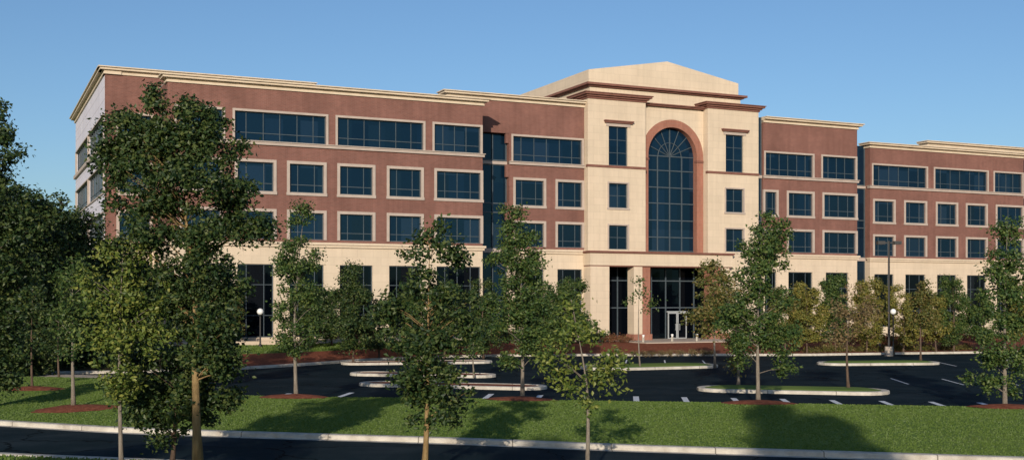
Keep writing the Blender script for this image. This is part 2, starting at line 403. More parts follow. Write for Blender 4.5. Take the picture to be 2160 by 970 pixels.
def cornice(name, T, x0, x1, z1, h=.56, o=.55, back=1.2, m='cornice', lo=True, ro=True, n=3):
    c = TB(); lv = [(0, .30, .22), (.30, .42, .12), (.42, .55, .32), (.55, .85, .75), (.85, 1.0, 1.0)]
    for a, b, k in lv:
        q = o*k
        c.tb(T, x0-(q if lo else 0), x1+(q if ro else 0), -q, back, z1-h+a*h, z1-h+b*h-.001)
    return c.build(name, M[m], BLD)
S0V = 95.1
def section(y, x0, x1, top, w4, wl, w1=None, yb=118.0, lo=True, ro=True, last_open=True):
    T = front(y)
    w1 = wl if w1 is None else w1
    up = [(a, b, *Z['w4']) for a, b in w4]+[(a, b, *Z['w3']) for a, b in wl]+[(a, b, *Z['w2']) for a, b in wl]
    wall('brick_wall', T, x0, x1, BASE, top-.35, up, M['brick'])
    wall('stone_base', T, x0, x1, -.1, BASE-.002, [(a, b, *Z['w1']) for a, b in w1], M['cream'])
    for a, b in w4: window(T, a, b, *Z['w4'], .17, RIB if b-a > 5.5 else ((.2, .45, .7) if b-a > 3 else (.25, .74)), bottom=False)
    for row in ('w3', 'w2'):
        for a, b in wl:
            ml = (.25, .74) if b-a < 3.3 else (.2, .48, .78)
            window(T, a, b, *Z[row], .22, ml, bottom=(row == 'w3'))
    for a, b in w1: window(T, a, b, *Z['w1'], 0, (.25, .74) if b-a < 3.3 else (.2, .48, .78), (.30, .72), m='gglass')
    c = TB(); c.tb(T, x0-(.12 if lo else 0), x1+(.12 if ro else 0), -.16, .3, 16.33, 16.555); c.tb(T, x0-(.2 if lo else 0), x1+(.2 if ro else 0), -.24, .3, 16.55, 16.618); c.build('string_course', M['trim'], BLD)
    c = TB(); c.tb(T, x0-(.12 if lo else 0), x1+(.12 if ro else 0), -.14, .3, 8.52, 8.72); c.tb(T, x0-(.22 if lo else 0), x1+(.22 if ro else 0), -.25, .3, 8.72, 8.90); c.build('base_cap', M['cream'], BLD)
    # plinth in brick
    cornice('cornice', T, x0, x1, top, lo=lo, ro=ro)
    ins = .6 if y == S0V else .003
    b = TB(); b.tb(T, x0+ins, x1-.003, TH+.003, yb-y, BASE, top-.4); b.build('side_wall', M['brick'], BLD)
    b = TB(); b.tb(T, x0+.003, x1-.003, TH+.003, yb-y-.003, -.1, BASE-.003); b.build('side_base', M['cream'], BLD)
    b = TB(); b.tb(T, x0+.01, x1-.01, 1.2, yb-y-.01, top-.398, top-.30); b.build('roof', M['roof'], BLD)
A, B_, D, T_ = 89.5, 93.1, 96.7, 92.4
S0V = 95.1
section(A, 13.33, 38.94, 21.2, [(13.95, 17.39), (18.29, 25.46), (26.39, 33.64), (34.6, 38.75)],
        [(14.4, 17.2), (18.5, 21.28), (22.54, 25.27), (26.58, 29.3), (30.7, 33.45), (34.81, 38.75)])
section(S0V, 9.46, 13.325, 22.45, [(10.4, 12.9)], [(10.5, 12.8)], ro=False, yb=122.9)
# raised parapet running on behind the left wing, with its own cornice
T = front(S0V)
b = TB(); b.tb(T, 13.33, 25.6, 0, .5, 20.8, 22.0); b.build('parapet', M['brick'], BLD)
cornice('cornice', T, 13.33, 25.6, 22.45, lo=False)
b = TB(); b.tb(front(97), 27.6, 29.2, 0, 1.4, 20.8, 22.15); b.tb(front(97), 27.5, 29.3, -.1, 1.5, 22.15, 22.3); b.build('roof_vent', M['cornice'], BLD)
# left end wall of pale panels
T = leftend(9.46-.02)
ends = []
for k in range(2): ends.append((96.0+k*13.4, 109.0+k*13.4))
wall('end_wall', T, 95.5, 122.9, 8.9, 22.0, [(a, b, *Z[r]) for a, b in ends for r in ('w4', 'w3', 'w2')], M['pale'])
for a, b in ends:
    for r in ('w4', 'w3', 'w2'): window(T, a, b, *Z[r], .10, tuple(q/9 for q in range(1, 9)))
for q in ((16.3, 16.618), (8.52, 8.898)):
    c = TB(); c.tb(T, 95.0, 123, -.2, .3, *q); c.build('string_course', M['trim'], BLD)
cornice('cornice', T, 94.9, 123, 22.45, lo=False)
# flank left of the tower
section(B_, 43.05, 50.57, 22.4, [(43.43, 50.35)], [(43.66, 46.47), (47.85, 50.35)], lo=False, ro=False)
T = front(B_)
b = TB(); b.tb(T, 38.95, 43.045, .002, 1.0, 19.05, 22.0); b.build('brick_wall', M['brick'], BLD)
cornice('cornice', T, 37.2, 43.05, 22.4, ro=False)
def slot(y, x0, x1, top, name='glass_bay', dd=.3):
    T = front(y+dd)
    z = [.6, 4.3, 8.55, 8.95, 12.1, 12.9, 16.3, 16.7, top]
    g = TB(); g.tb(T, x0, x1, .3, .5, -.1, top); w = g.build(name, M['glass'], BLD)
    f = TB()
    n = max(2, int((x1-x0)/1.3))
    for k in range(n+1):
        x = x0+(x1-x0)*k/n; x = min(max(x, x0+.05), x1-.05); f.tb(T, x-.05, x+.05, .2, .299, 0, top-.01)
    for q in z[:-1]: f.tb(T, x0+.003, x1-.003, .22, .297, q-.05, q+.05)
    f.build('frame', M['mull'], w)
    s = TB(); s.tb(T, x0+.002, x1-.002, .1, .199, 16.33, 16.6); s.build('string_course', M['trim'], w); s = TB(); s.tb(T, x0+.002, x1-.002, .1, .199, 8.55, 8.9); s.build('base_cap', M['trim'], w)
slot(B_, 38.95, 43.045, 19.045)
# small stepped brick cheek beside the bay
b = TB()
for z0, z1 in ((8.9, 9.6), (11.4, 13.0), (15.2, 16.3), (18.2, 19.04)): b.tb(T, 42.75, 43.046, .05, .3, z0, z1)
b.build('brick_quoin', M['brick'], BLD)
# flank right of the tower
slot(B_-.25, 69.46, 70.53, 22.3)
section(B_, 70.54, 82.34, 22.35, [(70.8, 76.65), (77.87, 82.15)], [(70.75, 72.15), (73.61, 76.62), (78.06, 82.15)], [(70.75, 72.15), (73.61, 76.62), (78.3, 81.2)], lo=False)
slot(96.95, 82.35, 87.27, 20.9)
section(D, 87.28, 110.1, 21.22, [(87.7, 95.3), (96.5, 104.4), (105.5, 109.9)],
        [(87.9, 90.6), (92.26, 95.13), (96.85, 99.7), (101.31, 104.2), (105.9, 109.9)], [(87.9, 90.6), (92.26, 95.13), (96.85, 99.7), (101.31, 104.2), (105.9, 109.0)])
T = front(99.2)
b = TB(); b.tb(T, 97.9, 125, 0, .5, 20.8, 22.0); b.build('parapet', M['brick'], BLD)
cornice('cornice', T, 97.9, 125, 22.3)
slot(98.5, 110.2, 114, 20.85)
section(99.3, 114.05, 130, 20.75, [(115, 121), (122.4, 128.4)], [(115, 117.8), (119, 121.8), (123, 125.8)])
# ---- entrance tower
T = front(T_)
PZ = 22.6
lw = [(52.74, 54.74, 16.65, 20.22), (52.74, 54.74, 12.79, 15.03), (52.74, 54.74, 9.0, 11.19)]
rw = [(65.61, 67.66, 16.65, 20.22), (65.61, 67.66, 12.79, 15.03), (65.61, 67.66, 9.0, 11.19)]
for x0, x1, hs in ((50.58, 56.66, lw), (63.55, 69.45, rw)):
    wall('tower_pier', T, x0, x1, 8.78, PZ, hs, M['cream'])
    b = TB(); b.tb(T, x0+.003, x1-.003, TH+.003, 3, 8.79, PZ-.01); b.build('pier_core', M['cream'], BLD)
    for k, h in enumerate(hs):
        w = window(T, *h, .0, (.5,), (.33, .66) if k == 0 else (.5,))
        s = TB(); i = .003; a, b2, c, d = h
        if k == 0:
            s.tb(T, a-.28, b2+.28, -.06, .1, d-i, d+.28); s.build('surround', M['trim'], w)
            s = TB(); s.tb(T, a-.45, b2+.45, -.22, .1, d+.281, d+.42); s.tb(T, a-.52, b2+.52, -.32, .1, d+.42, d+.52); s.build('hood', M['brickd'], w)
        else:
            s.tb(T, a-.13, b2+.13, -.06, .1, d-i, d+.13); s.tb(T, a-.13, a+i, -.06, .1, c, d-i); s.tb(T, b2-i, b2+.13, -.06, .1, c, d-i)
            if k == 1: s.tb(T, a-.2, b2+.2, -.09, .1, c-.16, c)
            s.build('surround', M['trim'], w)
    c = TB(); c.tb(T, x0-.05, x1+.05, -.07, .3, 16.42, 16.64); c.build('string_course', M['brickd'], BLD)
    c = TB()
    for a, b2, k in ((0, .18, .10), (.18, .34, .26), (.34, .50, .46), (.50, .57, .55)): c.tb(T, x0-k, x1+k, -k, 3.2, PZ+a, PZ+b2-.001)
    c.build('pier_cornice', M['brickd'], BLD)
# recessed arch bay
R0, R1, SPR, ACX = 2.70, 3.42, 17.95, 60.10
TA = front(T_+.8)
def arch_panel():
    mb = MB(); n = 28
    x0, x1, z1 = 56.6, 63.6, 22.55
    # face: spandrels between the ring and the rectangle
    pr = None
    for k in range(n+1):
        t = math.pi-math.pi*k/n; c, s = math.cos(t), math.sin(t)
        p = (ACX+R1*c, SPR+R1*s)
        if abs(c) > abs(s)*(3.5/4.6): q = (x0 if c < 0 else x1, SPR+abs(3.5/c)*s); q = (q[0], min(q[1], z1))
        else: q = (ACX+4.6/max(s, .01)*c, z1)
        q = (min(max(q[0], x0), x1), q[1])
        if pr: mb.quad(TA(pr[0][0],0,pr[0][1]), TA(p[0],0,p[1]), TA(q[0],0,q[1]), TA(pr[1][0],0,pr[1][1]))
        pr = (p, q)
    return mb
arch_panel().build('arch_wall', M['cream'], BLD)
b = TB(); b.tb(TA, 56.62, 63.58, .9, 2.2, 8.8, 22.5); b.build('arch_core', M['cream'], BLD)
mb = MB(); n = 36; prev = None
for k in range(n+1):      # projecting brick ring with its deep soffit
    t = math.pi-math.pi*k/n; c, s = math.cos(t), math.sin(t)
    cur = [(R1, -.08), (R1, .3), (R0, .7), (R0, -.08)]
    cur = [TA(ACX+r*c, d, SPR+r*s) for r, d in ((R1, .3), (R1, -.08), (R0, -.08), (R0, .7))]
    if prev:
        for j in range(3): mb.quad(prev[j], prev[j+1], cur[j+1], cur[j])
    prev = cur
for sx in (-1, 1):
    a0, a1 = sorted((ACX+sx*R0, ACX+sx*R1)); i = len(mb.v)
    t = TB(); t.tb(TA, a0, a1, -.079, .7, 8.8, SPR); mb.v += t.v; mb.f += [tuple(q+i for q in f) for f in t.f]
ring = mb.build('arch_surround', M['arch'], BLD)
for sx in (-1, 1):
    b = TB(); a0, a1 = sorted((ACX+sx*(R0-.04), ACX+sx*(R1-.02))); b.tb(TA, a0, a1, -.16, .3, SPR-.5, SPR-.3); b.build('impost', M['brickd'], BLD)
mb = MB(); pts = [(ACX-R0, 8.8), (ACX+R0, 8.8)]+[(ACX+R0*math.cos(math.pi*k/24), SPR+R0*math.sin(math.pi*k/24)) for k in range(25)]
mb.quad(*[TA(x, .55, z) for x, z in pts]); aw = mb.build('arch_window', M['glass'], BLD)
f = TB(); t = .045
for q in (-.5, 0, .5): f.tb(TA, ACX+q*R0-t, ACX+q*R0+t, .46, .545, 8.9, SPR)
f.tb(TA, ACX-t, ACX+t, .46, .545, SPR, SPR+R0)
for z in (9.0, 10.3, 11.9, 13.5, 15.0, 16.6, SPR): f.tb(TA, ACX-R0, ACX+R0, .47, .544, z-t, z+t)
for k in range(1, 8):     # fan of radial bars
    if k == 4: continue
    t2 = math.pi*k/8
    P0 = (ACX+.15*math.cos(t2), SPR+.15*math.sin(t2)); P1 = (ACX+R0*math.cos(t2), SPR+R0*math.sin(t2))
    f.tube([TA(P0[0], .5, P0[1]), TA(P1[0], .5, P1[1])], [.04, .04], 5)
for rr in (R0*.48,):
    pp = [TA(ACX+rr*math.cos(math.pi*k/16), .5, SPR+rr*math.sin(math.pi*k/16)) for k in range(17)]
    f.tube(pp, [.035]*17, 5)
f.build('frame', M['mull'], aw)
# brown moulding above the arch bay, and frieze
c = TB(); c.tb(TA, 56.67, 63.54, -.35, .4, 22.5, 22.62); c.tb(TA, 56.67, 63.54, -.5, .4, 22.62, 22.72); c.build('arch_cornice', M['brickd'], BLD)
# attic: frieze, brown cornice and low pediment block running back
AV = 93.9
TT = front(AV); ax0, ax1 = 51.6, 68.2
b = TB(); b.tb(TT, ax0+.0, ax1+.2, 0, 16, 22.55, 24.05); b.build('attic_frieze', M['cream'], BLD)
c = TB(); c.tb(TT, ax0-.25, ax1+.45, -.25, 16.2, 24.0, 24.12); c.tb(TT, ax0-.5, ax1+.7, -.5, 16.4, 24.12, 24.32); c.build('attic_cornice', M['brickd'], BLD)
mb = MB(); mid = (ax0+ax1)/2+.1
sh, ap = 25.55, 27.0
yb = 9.0
prof = [(ax0-.1, 24.3), (ax1, 24.3), (ax1, sh), (mid, ap), (ax0-.1, sh)]
fr = [TT(x, .05, z) for x, z in prof]; bk = [TT(x, 15, z) for x, z in prof]
i = 0; mb.v = fr+bk; mb.f = [(0, 1, 2, 3, 4), (5, 6, 7, 8, 9)]+[(k, (k+1) % 5, (k+1) % 5+5, k+5) for k in range(5)]
mb.build('attic_pediment', M['cream'], BLD)
# portico
TP = front(91.75)
b = TB(); b.tb(TP, 50.45, 65.95, 0, 1.3, 7.52, 8.62); b.build('portico_beam', M['cream'], BLD)
b = TB(); b.tb(TP, 50.35, 66.05, -.12, 1.3, 8.62, 8.70); b.tb(TP, 50.3, 66.1, -.18, 1.2, 8.70, 8.82); b.tb(TP, 50.5, 65.9, .05, 1.25, 7.42, 7.519); b.build('portico_moulding', M['brickd'], BLD)
for q in ((TP, 50.5, 52.45, .03, 1.6, -.1, 7.418), (front(T_), 66.0, 69.45, .0, .9, -.1, 8.775)):
    b = TB(); b.tb(*q); b.build('portico_pier', M['cream'], BLD)
for a0, a1, mm, dd in ((55.05, 55.95, 'cream', .06), (64.6, 65.6, 'cream', .06), (55.952, 56.85, 'arch', .16), (63.5, 64.59, 'arch', .16)):
    b = TB(); b.tb(TP, a0, a1, dd, 1.2, 0, 7.417); b.build('portico_column', M[mm], BLD)
for a0, a1 in ((54.95, 56.95), (63.4, 65.7)):
    b = TB(); b.tb(TP, a0, a1, -.05, 1.3, 0, 1.25); b.build('column_base', M['arch'], BLD)
GV = 94.6
TG = front(GV)
b = TB(); b.tb(TG, 50.6, 69.4, .0, .12, .5, 8.7); lob = b.build('lobby_window', M['gglass'], BLD)
f = TB()
for x in (53.0, 54.9, 56.9, 58.6, 60.2, 61.8, 63.4, 65.2): f.tb(TG, x-.05, x+.05, -.09, -.003, .6, 7.6)
for z in (3.65, 6.2): f.tb(TG, 52.5, 66, -.085, -.004, z-.05, z+.05)
f.build('frame', M['mull'], lob)
b = TB(); b.tb(front(93.05), 50.58, 69.44, .0, 1.5, 7.43, 7.51); b.build('portico_ceiling', M['brickd'], BLD)
# doors
DX = U0-U0
def uv_at(px, V): t = (px-CX)/F; Yq = V/(ca-sa*t); return Yq*(ca*t+sa)
d0, d1 = uv_at(1409, GV-.3), uv_at(1449, GV-.3)
w3 = (d1-d0)
for k in range(2):
    a, b2 = d0+w3*k/2+.02, d0+w3*(k+1)/2-.02
    mb = TB(); mb.tb(TG, a+.09, b2-.09, -.25, -.22, .75, 3.15); g = mb.build('door', M['gglass'], BLD)
    f = TB(); f.tb(TG, a, a+.1, -.3, -.2, .6, 3.2); f.tb(TG, b2-.1, b2, -.3, -.2, .6, 3.2); f.tb(TG, a+.1, b2-.1, -.3, -.2, .6, .78); f.tb(TG, a+.1, b2-.1, -.3, -.2, 3.08, 3.2)
    f.build('door_frame', M['door'], g)
    h = TB(); xx = b2-.2 if k == 0 else a+.2; h.tb(TG, xx-.02, xx+.02, -.38, -.34, 1.5, 2.1); h.tb(TG, xx-.02, xx+.02, -.34, -.22, 1.52, 1.56); h.tb(TG, xx-.02, xx+.02, -.34, -.22, 2.04, 2.08); h.build('handle', M['door'], g)
b = TB(); b.tb(TG, d0-.1, d1+.1, -.32, -.18, 3.21, 3.32); b.build('door_header', M['door'], BLD)
# entrance slab and steps
b = TB(); b.tb(front(86.3), 53.0, 68.0, 0, 8.3, .2, .70); b.tb(front(86.0), 52.7, 68.3, 0, .3, .2, .55); b.build('x', M['conc'])
o = bpy.data.objects['x']; o.name = 'entrance_paving'; o.data.name = 'entrance_paving'; o.location = BLD.location; o.rotation_euler = BLD.rotation_euler; tag(o, kind='structure')

# ------------------------------------------------------------------ trees
def leaf_mesh(name, m, clusters, nleaf, L, parent, up=.3, aspect=.62):
    """clusters: (x, y, z, r); nleaf leaves in all, spread by cluster size"""
    V = []; Fc = []; tot = sum(c[3]**2 for c in clusters)
    rnd = random.random; ga = random.gauss
    for cx, cy, cz, r in clusters:
        k = int(nleaf*r*r/tot)+(rnd() < .5)
        for _ in range(k):
            ox, oy, oz = ga(0, .45), ga(0, .45), ga(0, .36); x, y, z = cx+ox*r, cy+oy*r, cz+oz*r
            # blade axis and width axis
            a = rnd()*6.2832; e = ga(-.25, .55); ax = Vector((math.cos(a)*math.cos(e), math.sin(a)*math.cos(e), math.sin(e)))
            n = Vector((ga(0, .55)+ox*2.0, ga(0, .55)+oy*2.0, ga(up+.25, .5)+oz*1.6)); w = ax.cross(n)
            if w.length < 1e-3: continue
            w.normalize(); l = L*(.65+.7*rnd()); h = l*aspect*.5; u = w.cross(ax)*l*.12
            p = Vector((x, y, z)); i = len(V)
            V += [p[:], (p+ax*l*.5+w*h-u)[:], (p+ax*l)[:], (p+ax*l*.45-w*h-u)[:]]
            Fc.append((i, i+1, i+2, i+3))
    mb = MB(); mb.v = V; mb.f = Fc
    return mb.build(name, m, parent, fix=False)
LAI_K = 1.42
def tree(name, label, xb, Y, lobes, kind='mid', L=.13, lai=2.6, tr=.09, bark='bark', cat='tree', group=None, zb=0, fork=None, cl=1.0, X=None, twigs=True, crown='crown', lean=None, depth=1.0):
    """lobes in photograph pixels (x, y, rx, ry), turned into metres at the tree's own distance"""
    x0 = px_x(xb, Y) if X is None else X
    root = empty(name, (x0, Y, zb), label, cat, group)
    sc = Y/F
    lb = []
    for (lx, ly, rx, ry) in lobes:
        lb.append(((lx-xb)*sc, (random.random()-.5)*rx*sc*.5, px_z(ly, Y)-zb, rx*sc, ry*sc))
    top = max(l[2]+l[4]*.7 for l in lb); low = min(l[2]-l[4]*.8 for l in lb)
    topx = max(lb, key=lambda l: l[2])[0]
    tm = MB(); n = 9; pts = []; rs = []
    wx, wy = random.uniform(-.1, .1), random.uniform(-.1, .1)
    for i in range(n+1):
        t = i/n; z = -.1+(top+.1)*t
        bend = topx*max(0, (t-.45)/.55)**1.3*.9
        pts.append((bend+wx*math.sin(t*4), wy*math.sin(t*5), z)); rs.append(tr*(1.35 if i == 0 else 1.0)*max(.06, 1-1.15*t)+.006)
    tm.tube(pts, rs, 8)
    def at(z):
        t = max(0, min(.999, (z+.1)/(top+.1)))*n; i = int(t); f = t-i
        return Vector(pts[i]).lerp(Vector(pts[i+1]), f), rs[i]*(1-f)+rs[i+1]*f
    cls = []
    area = 0
    for (x, y, z, rx, rz) in lb:
        ry = rx*depth; area += math.pi*rx*rz
        nc = max(4, int(math.pi*rx*rz*3.9*cl/(max(.4, L*3.4)**2*3.2)))
        for _ in range(nc):
            while True:
                a, b, c = random.uniform(-1, 1), random.uniform(-1, 1), random.uniform(-1, 1)
                d = math.sqrt(a*a+b*b+c*c)
                if d < 1 and random.random() < .25+.75*d: break
            p = Vector((x+a*rx, y+b*ry, z+c*rz))
            r = L*random.uniform(1.5, 3.9)
            cls.append((p.x, p.y, p.z, r))
            if twigs and random.random() < .35:
                zz = min(top*.96, max(low*.95, p.z-.55*abs(p.x)-.35*abs(p.y)-.1*rz))
                q, br = at(zz); mid = q.lerp(p, .5)+Vector((0, 0, .06*(p-q).length))
                tm.tube([q, mid, p], [min(br*.45, tr*.26), tr*.10+.003, .005], 4, False)
    tm.build('trunk', M[bark], root, smooth=True)
    nl = int(lai*LAI_K*area/(L*L*.32))
    leaf_mesh(crown, M['leaf_'+kind], cls, nl, L, root)
    return root
# near row, on the verge this side of the street
tree('street_tree', 'tall dark broad tree with tan trunk standing before the left wing', 418, 30,
     [(425, 262, 56, 44), (318, 240, 36, 40), (262, 275, 54, 42), (345, 325, 95, 52), (455, 305, 54, 42), (245, 350, 50, 44), (410, 395, 125, 50), (295, 425, 80, 44), (495, 420, 46, 40), (515, 478, 50, 34), (450, 495, 80, 34), (330, 500, 90, 40), (420, 575, 82, 46), (490, 610, 46, 30), (350, 600, 50, 34), (440, 680, 72, 48), (455, 765, 50, 34), (400, 645, 62, 46), (430, 715, 62, 44), (320, 290, 60, 44), (380, 300, 60, 44), (222, 325, 22, 16), (325, 198, 16, 18), (548, 470, 18, 16), (400, 225, 22, 14)],
     'dark', .115, 4.0, .125, 'bark2', cl=1.7, group='trees along the near verge')
tree('street_tree', 'slim light green young tree with pale grey trunk at far left of verge', 257, 29.5,
     [(258, 530, 52, 50), (225, 610, 62, 52), (300, 625, 60, 55), (250, 700, 78, 50), (205, 690, 42, 40), (312, 720, 55, 40), (255, 775, 55, 42), (262, 828, 22, 18)],
     'light', .115, 1.7, .062, 'bark', group='trees along the near verge')
tree('street_tree', 'low dark bushy tree with short brown trunk beside the tan trunk', 362, 31,
     [(330, 770, 85, 55), (410, 790, 85, 55), (300, 830, 72, 55), (370, 860, 92, 50), (440, 840, 55, 45), (350, 900, 55, 30), (470, 740, 40, 40)],
     'dark', .12, 3.8, .07, 'barkd', group='trees along the near verge')
tree('street_tree', 'dark green pyramid-shaped young tree with brown trunk near middle of verge', 895, 29.5,
     [(915, 505, 42, 36), (945, 555, 38, 32), (890, 570, 55, 45), (870, 640, 68, 48), (950, 640, 62, 50), (985, 690, 36, 32), (860, 710, 58, 42), (925, 730, 70, 45), (890, 790, 88, 45), (955, 800, 50, 38), (865, 850, 55, 38), (935, 860, 60, 34)],
     'dark', .125, 2.7, .078, 'bark2', group='trees along the near verge')
tree('street_tree', 'small bright yellow-green sapling with grey trunk right of the picture centre', 1238, 28.5,
     [(1203, 648, 18, 24), (1208, 685, 28, 30), (1235, 715, 38, 32), (1190, 745, 40, 34), (1268, 760, 36, 32), (1222, 785, 62, 34), (1165, 770, 26, 22), (1298, 748, 14, 22), (1200, 820, 42, 22), (1236, 850, 20, 20), (1282, 800, 24, 22)],
     'light', .115, 1.35, .058, 'bark', group='trees along the near verge')
# row on the lawn edge beside the car park
RINGS = []
def lawn_at(x, y):
    a = interp(KERB_F, x)+.15; b = interp(LAWN_B, x); t = max(0, min(1, (y-a)/(b-a))); return lawn_z(x, t)
def ring(cx, cy, rx, ry):
    mb = MB(); n = 26; rs = (0, .4, .8, 1.0)
    mb.v = [(cx, cy, lawn_at(cx, cy)+.14)]
    for q, dz in ((.4, .11), (.75, .07), (1.0, .012)):
        for i in range(n):
            a = 6.2832*i/n; k = q*(1+.09*math.sin(a*3+cx)+.05*math.sin(a*7)); x, y = cx+rx*k*math.cos(a), cy+ry*k*math.sin(a)
            mb.v.append((x, y, lawn_at(x, y)+dz))
    for i in range(n):
        i2 = (i+1) % n; mb.f.append((0, i+1, i2+1))
        for q in range(2): mb.f.append((q*n+i+1, (q+1)*n+i+1, (q+1)*n+i2+1, q*n+i2+1))
    tag(mb.build('mulch_ring', M['mulch'], smooth=True), kind='structure'); RINGS.append((cx, cy, rx, ry))
lb_y = lambda X: interp(LAWN_B, X)-.7
def lawn_tree(label, xb, lobes, kind, L=.14, lai=1.9, tr=.085, bark='bark'):
    Y = 49
    for _ in range(6): Y = lb_y(px_x(xb, Y))
    r = tree('lawn_tree', label, xb, Y, lobes, kind, L, lai, tr, bark, group='trees along the back of the lawn', zb=.18)
    r.location.z = lawn_at(r.location.x, Y)-.03; ring(r.location.x, Y-.2, 1.5, .95)
    return Y
lawn_tree('young open-crowned tree on the lawn before the second and third left wing bays', 625,
     [(640, 475, 34, 40), (630, 540, 52, 44), (600, 590, 36, 50), (655, 600, 42, 50), (628, 660, 55, 42), (640, 715, 55, 34), (600, 700, 32, 30)], 'mid', .12, 2.0)
lawn_tree('tall narrow green tree on the lawn hiding the glass bay left of tower', 1102,
     [(1080, 470, 32, 40), (1100, 520, 46, 42), (1070, 560, 48, 42), (1125, 570, 34, 40), (1100, 620, 62, 42), (1065, 650, 42, 36), (1130, 670, 46, 42), (1090, 710, 60, 38), (1070, 760, 34, 24), (1130, 745, 34, 24)], 'mid', .13, 2.7)
lawn_tree('tall lawn tree right of the tower with narrow top and wide lower skirt', 1600,
     [(1622, 478, 38, 38), (1605, 520, 52, 40), (1630, 550, 45, 40), (1595, 590, 52, 40), (1625, 640, 50, 42), (1570, 650, 48, 38), (1600, 700, 62, 34), (1640, 720, 50, 32), (1545, 700, 42, 28), (1655, 770, 28, 20), (1560, 745, 34, 20)], 'mid', .13, 2.5)
lawn_tree('green lawn tree standing nearest the right edge of the picture', 2120,
     [(2125, 500, 32, 36), (2115, 555, 45, 42), (2145, 590, 40, 40), (2110, 640, 42, 42), (2140, 690, 45, 40), (2095, 740, 50, 34), (2145, 760, 50, 34), (2080, 800, 42, 20), (2130, 815, 40, 16)], 'mid', .13, 2.5)
def plain_tree(label, xb, yb, lobes, kind, L=.16, lai=2.0, tr=.07, bark='bark', zb=0, group=None, name='tree', Y=None, cl=1.0):
    Y = ground(xb, yb, zb)[1] if Y is None else Y
    return tree(name, label, xb, Y, lobes, kind, L, lai, tr, bark, group=group, zb=zb, cl=cl)
# left lawn
plain_tree('slender green sapling with pale trunk in a mulch ring on the left lawn', 155, 852, [(150, 570, 36, 40), (165, 630, 46, 46), (135, 680, 38, 40), (165, 720, 42, 32)], 'mid', .13, 1.6, .08, zb=.25, name='lawn_tree')
plain_tree('thin dark sapling further back on the left lawn beside the driveway', 68, 818, [(68, 640, 32, 50), (80, 700, 34, 40), (60, 740, 28, 30)], 'dark', .15, 1.6, .06, 'barkd', zb=.2, name='lawn_tree')
plain_tree('thin dark upright sapling by the driveway nearer the building', 125, 800, [(125, 660, 28, 45), (118, 720, 30, 34)], 'dark', .15, 1.6, .06, 'barkd', zb=.15, name='lawn_tree')
g = ground(152, 856, .22); ring(g[0], g[1]+.2, 1.7, 1.1)
g = ground(68, 820, .22); ring(g[0], g[1], 1.5, .9)
# big wood at the left
tree('big_tree', 'large dark tree cut by the left edge of the picture', -35, 47,
     [(-40, 260, 60, 60), (-10, 330, 58, 50), (-30, 430, 85, 70), (10, 480, 60, 50), (-10, 560, 80, 60), (5, 640, 60, 60), (-20, 730, 70, 60), (0, 800, 45, 40)], 'dark', .16, 3.8, .2, 'barkd', zb=.2, cl=1.8)
BT = [(48, 66, [(45, 440, 62, 48), (90, 480, 55, 50), (30, 540, 80, 60), (70, 620, 80, 70), (40, 700, 70, 60)], 'dark', 'rounded dark tree behind the left lawn next to the edge tree'),
      (-5, 64, [(20, 430, 50, 44), (0, 500, 70, 60), (20, 580, 70, 60), (0, 660, 70, 60), (30, 735, 60, 40)], 'dark', 'dense dark tree directly behind the tree cut by the left edge'),
      (85, 78, [(75, 470, 50, 44), (110, 520, 60, 50), (80, 590, 70, 60), (110, 665, 70, 56), (80, 730, 60, 40)], 'dark', 'dark dome-shaped tree in the middle of the left wood'),
      (145, 72, [(130, 450, 46, 40), (165, 480, 46, 45), (130, 540, 70, 55), (165, 610, 66, 60), (130, 680, 70, 60), (160, 740, 50, 40)], 'dark', 'dark tree in the left wood whose top nears the building corner'),
      (225, 76, [(225, 540, 50, 42), (205, 590, 55, 50), (240, 650, 60, 60), (220, 720, 60, 50)], 'mid', 'mid green tree hiding the foot of the left end wall'),
      (300, 80, [(300, 600, 50, 48), (290, 670, 60, 50), (310, 730, 50, 40)], 'dark', 'dark rounded tree behind the slim light tree'),
      (5, 84, [(0, 520, 90, 60), (10, 600, 90, 70), (0, 700, 90, 70)], 'dark', 'deep dark tree at back of the left wood by the picture edge'),
      (100, 90, [(95, 560, 80, 50), (110, 640, 90, 60), (100, 720, 80, 60)], 'dark', 'farthest dark tree filling the gap in the left wood'),
      (190, 96, [(190, 600, 60, 50), (195, 660, 70, 50), (190, 725, 70, 50)], 'dark', 'far dark tree seen between trunks left of the building')]
for xb, Y, lobes, k, lab in BT:
    yl = max(l[1]+l[3] for l in lobes); lobes = lobes+[(xb-15, yl+5, 62, 26), (xb+25, yl+12, 50, 24)]
    tree('wood_tree', lab, xb, Y, lobes, k, .22, 3.8, .2, 'barkd', group='trees of the wood at left', zb=-.3, cl=2.2)
for xb, Y, lobes, k, lab in [(395, 56, [(390, 640, 60, 50), (360, 690, 60, 40), (430, 700, 50, 40)], 'dark', 'dark tree on the lawn end of the car park behind the tan trunk'),
      (455, 62, [(455, 560, 44, 40), (450, 620, 52, 44)], 'dark', 'slender dark tree against the second left wing bay')]:
    tree('car_park_tree', lab, xb, Y, lobes, k, .19, 2.0, .09, 'barkd', zb=0)
mb = MB()
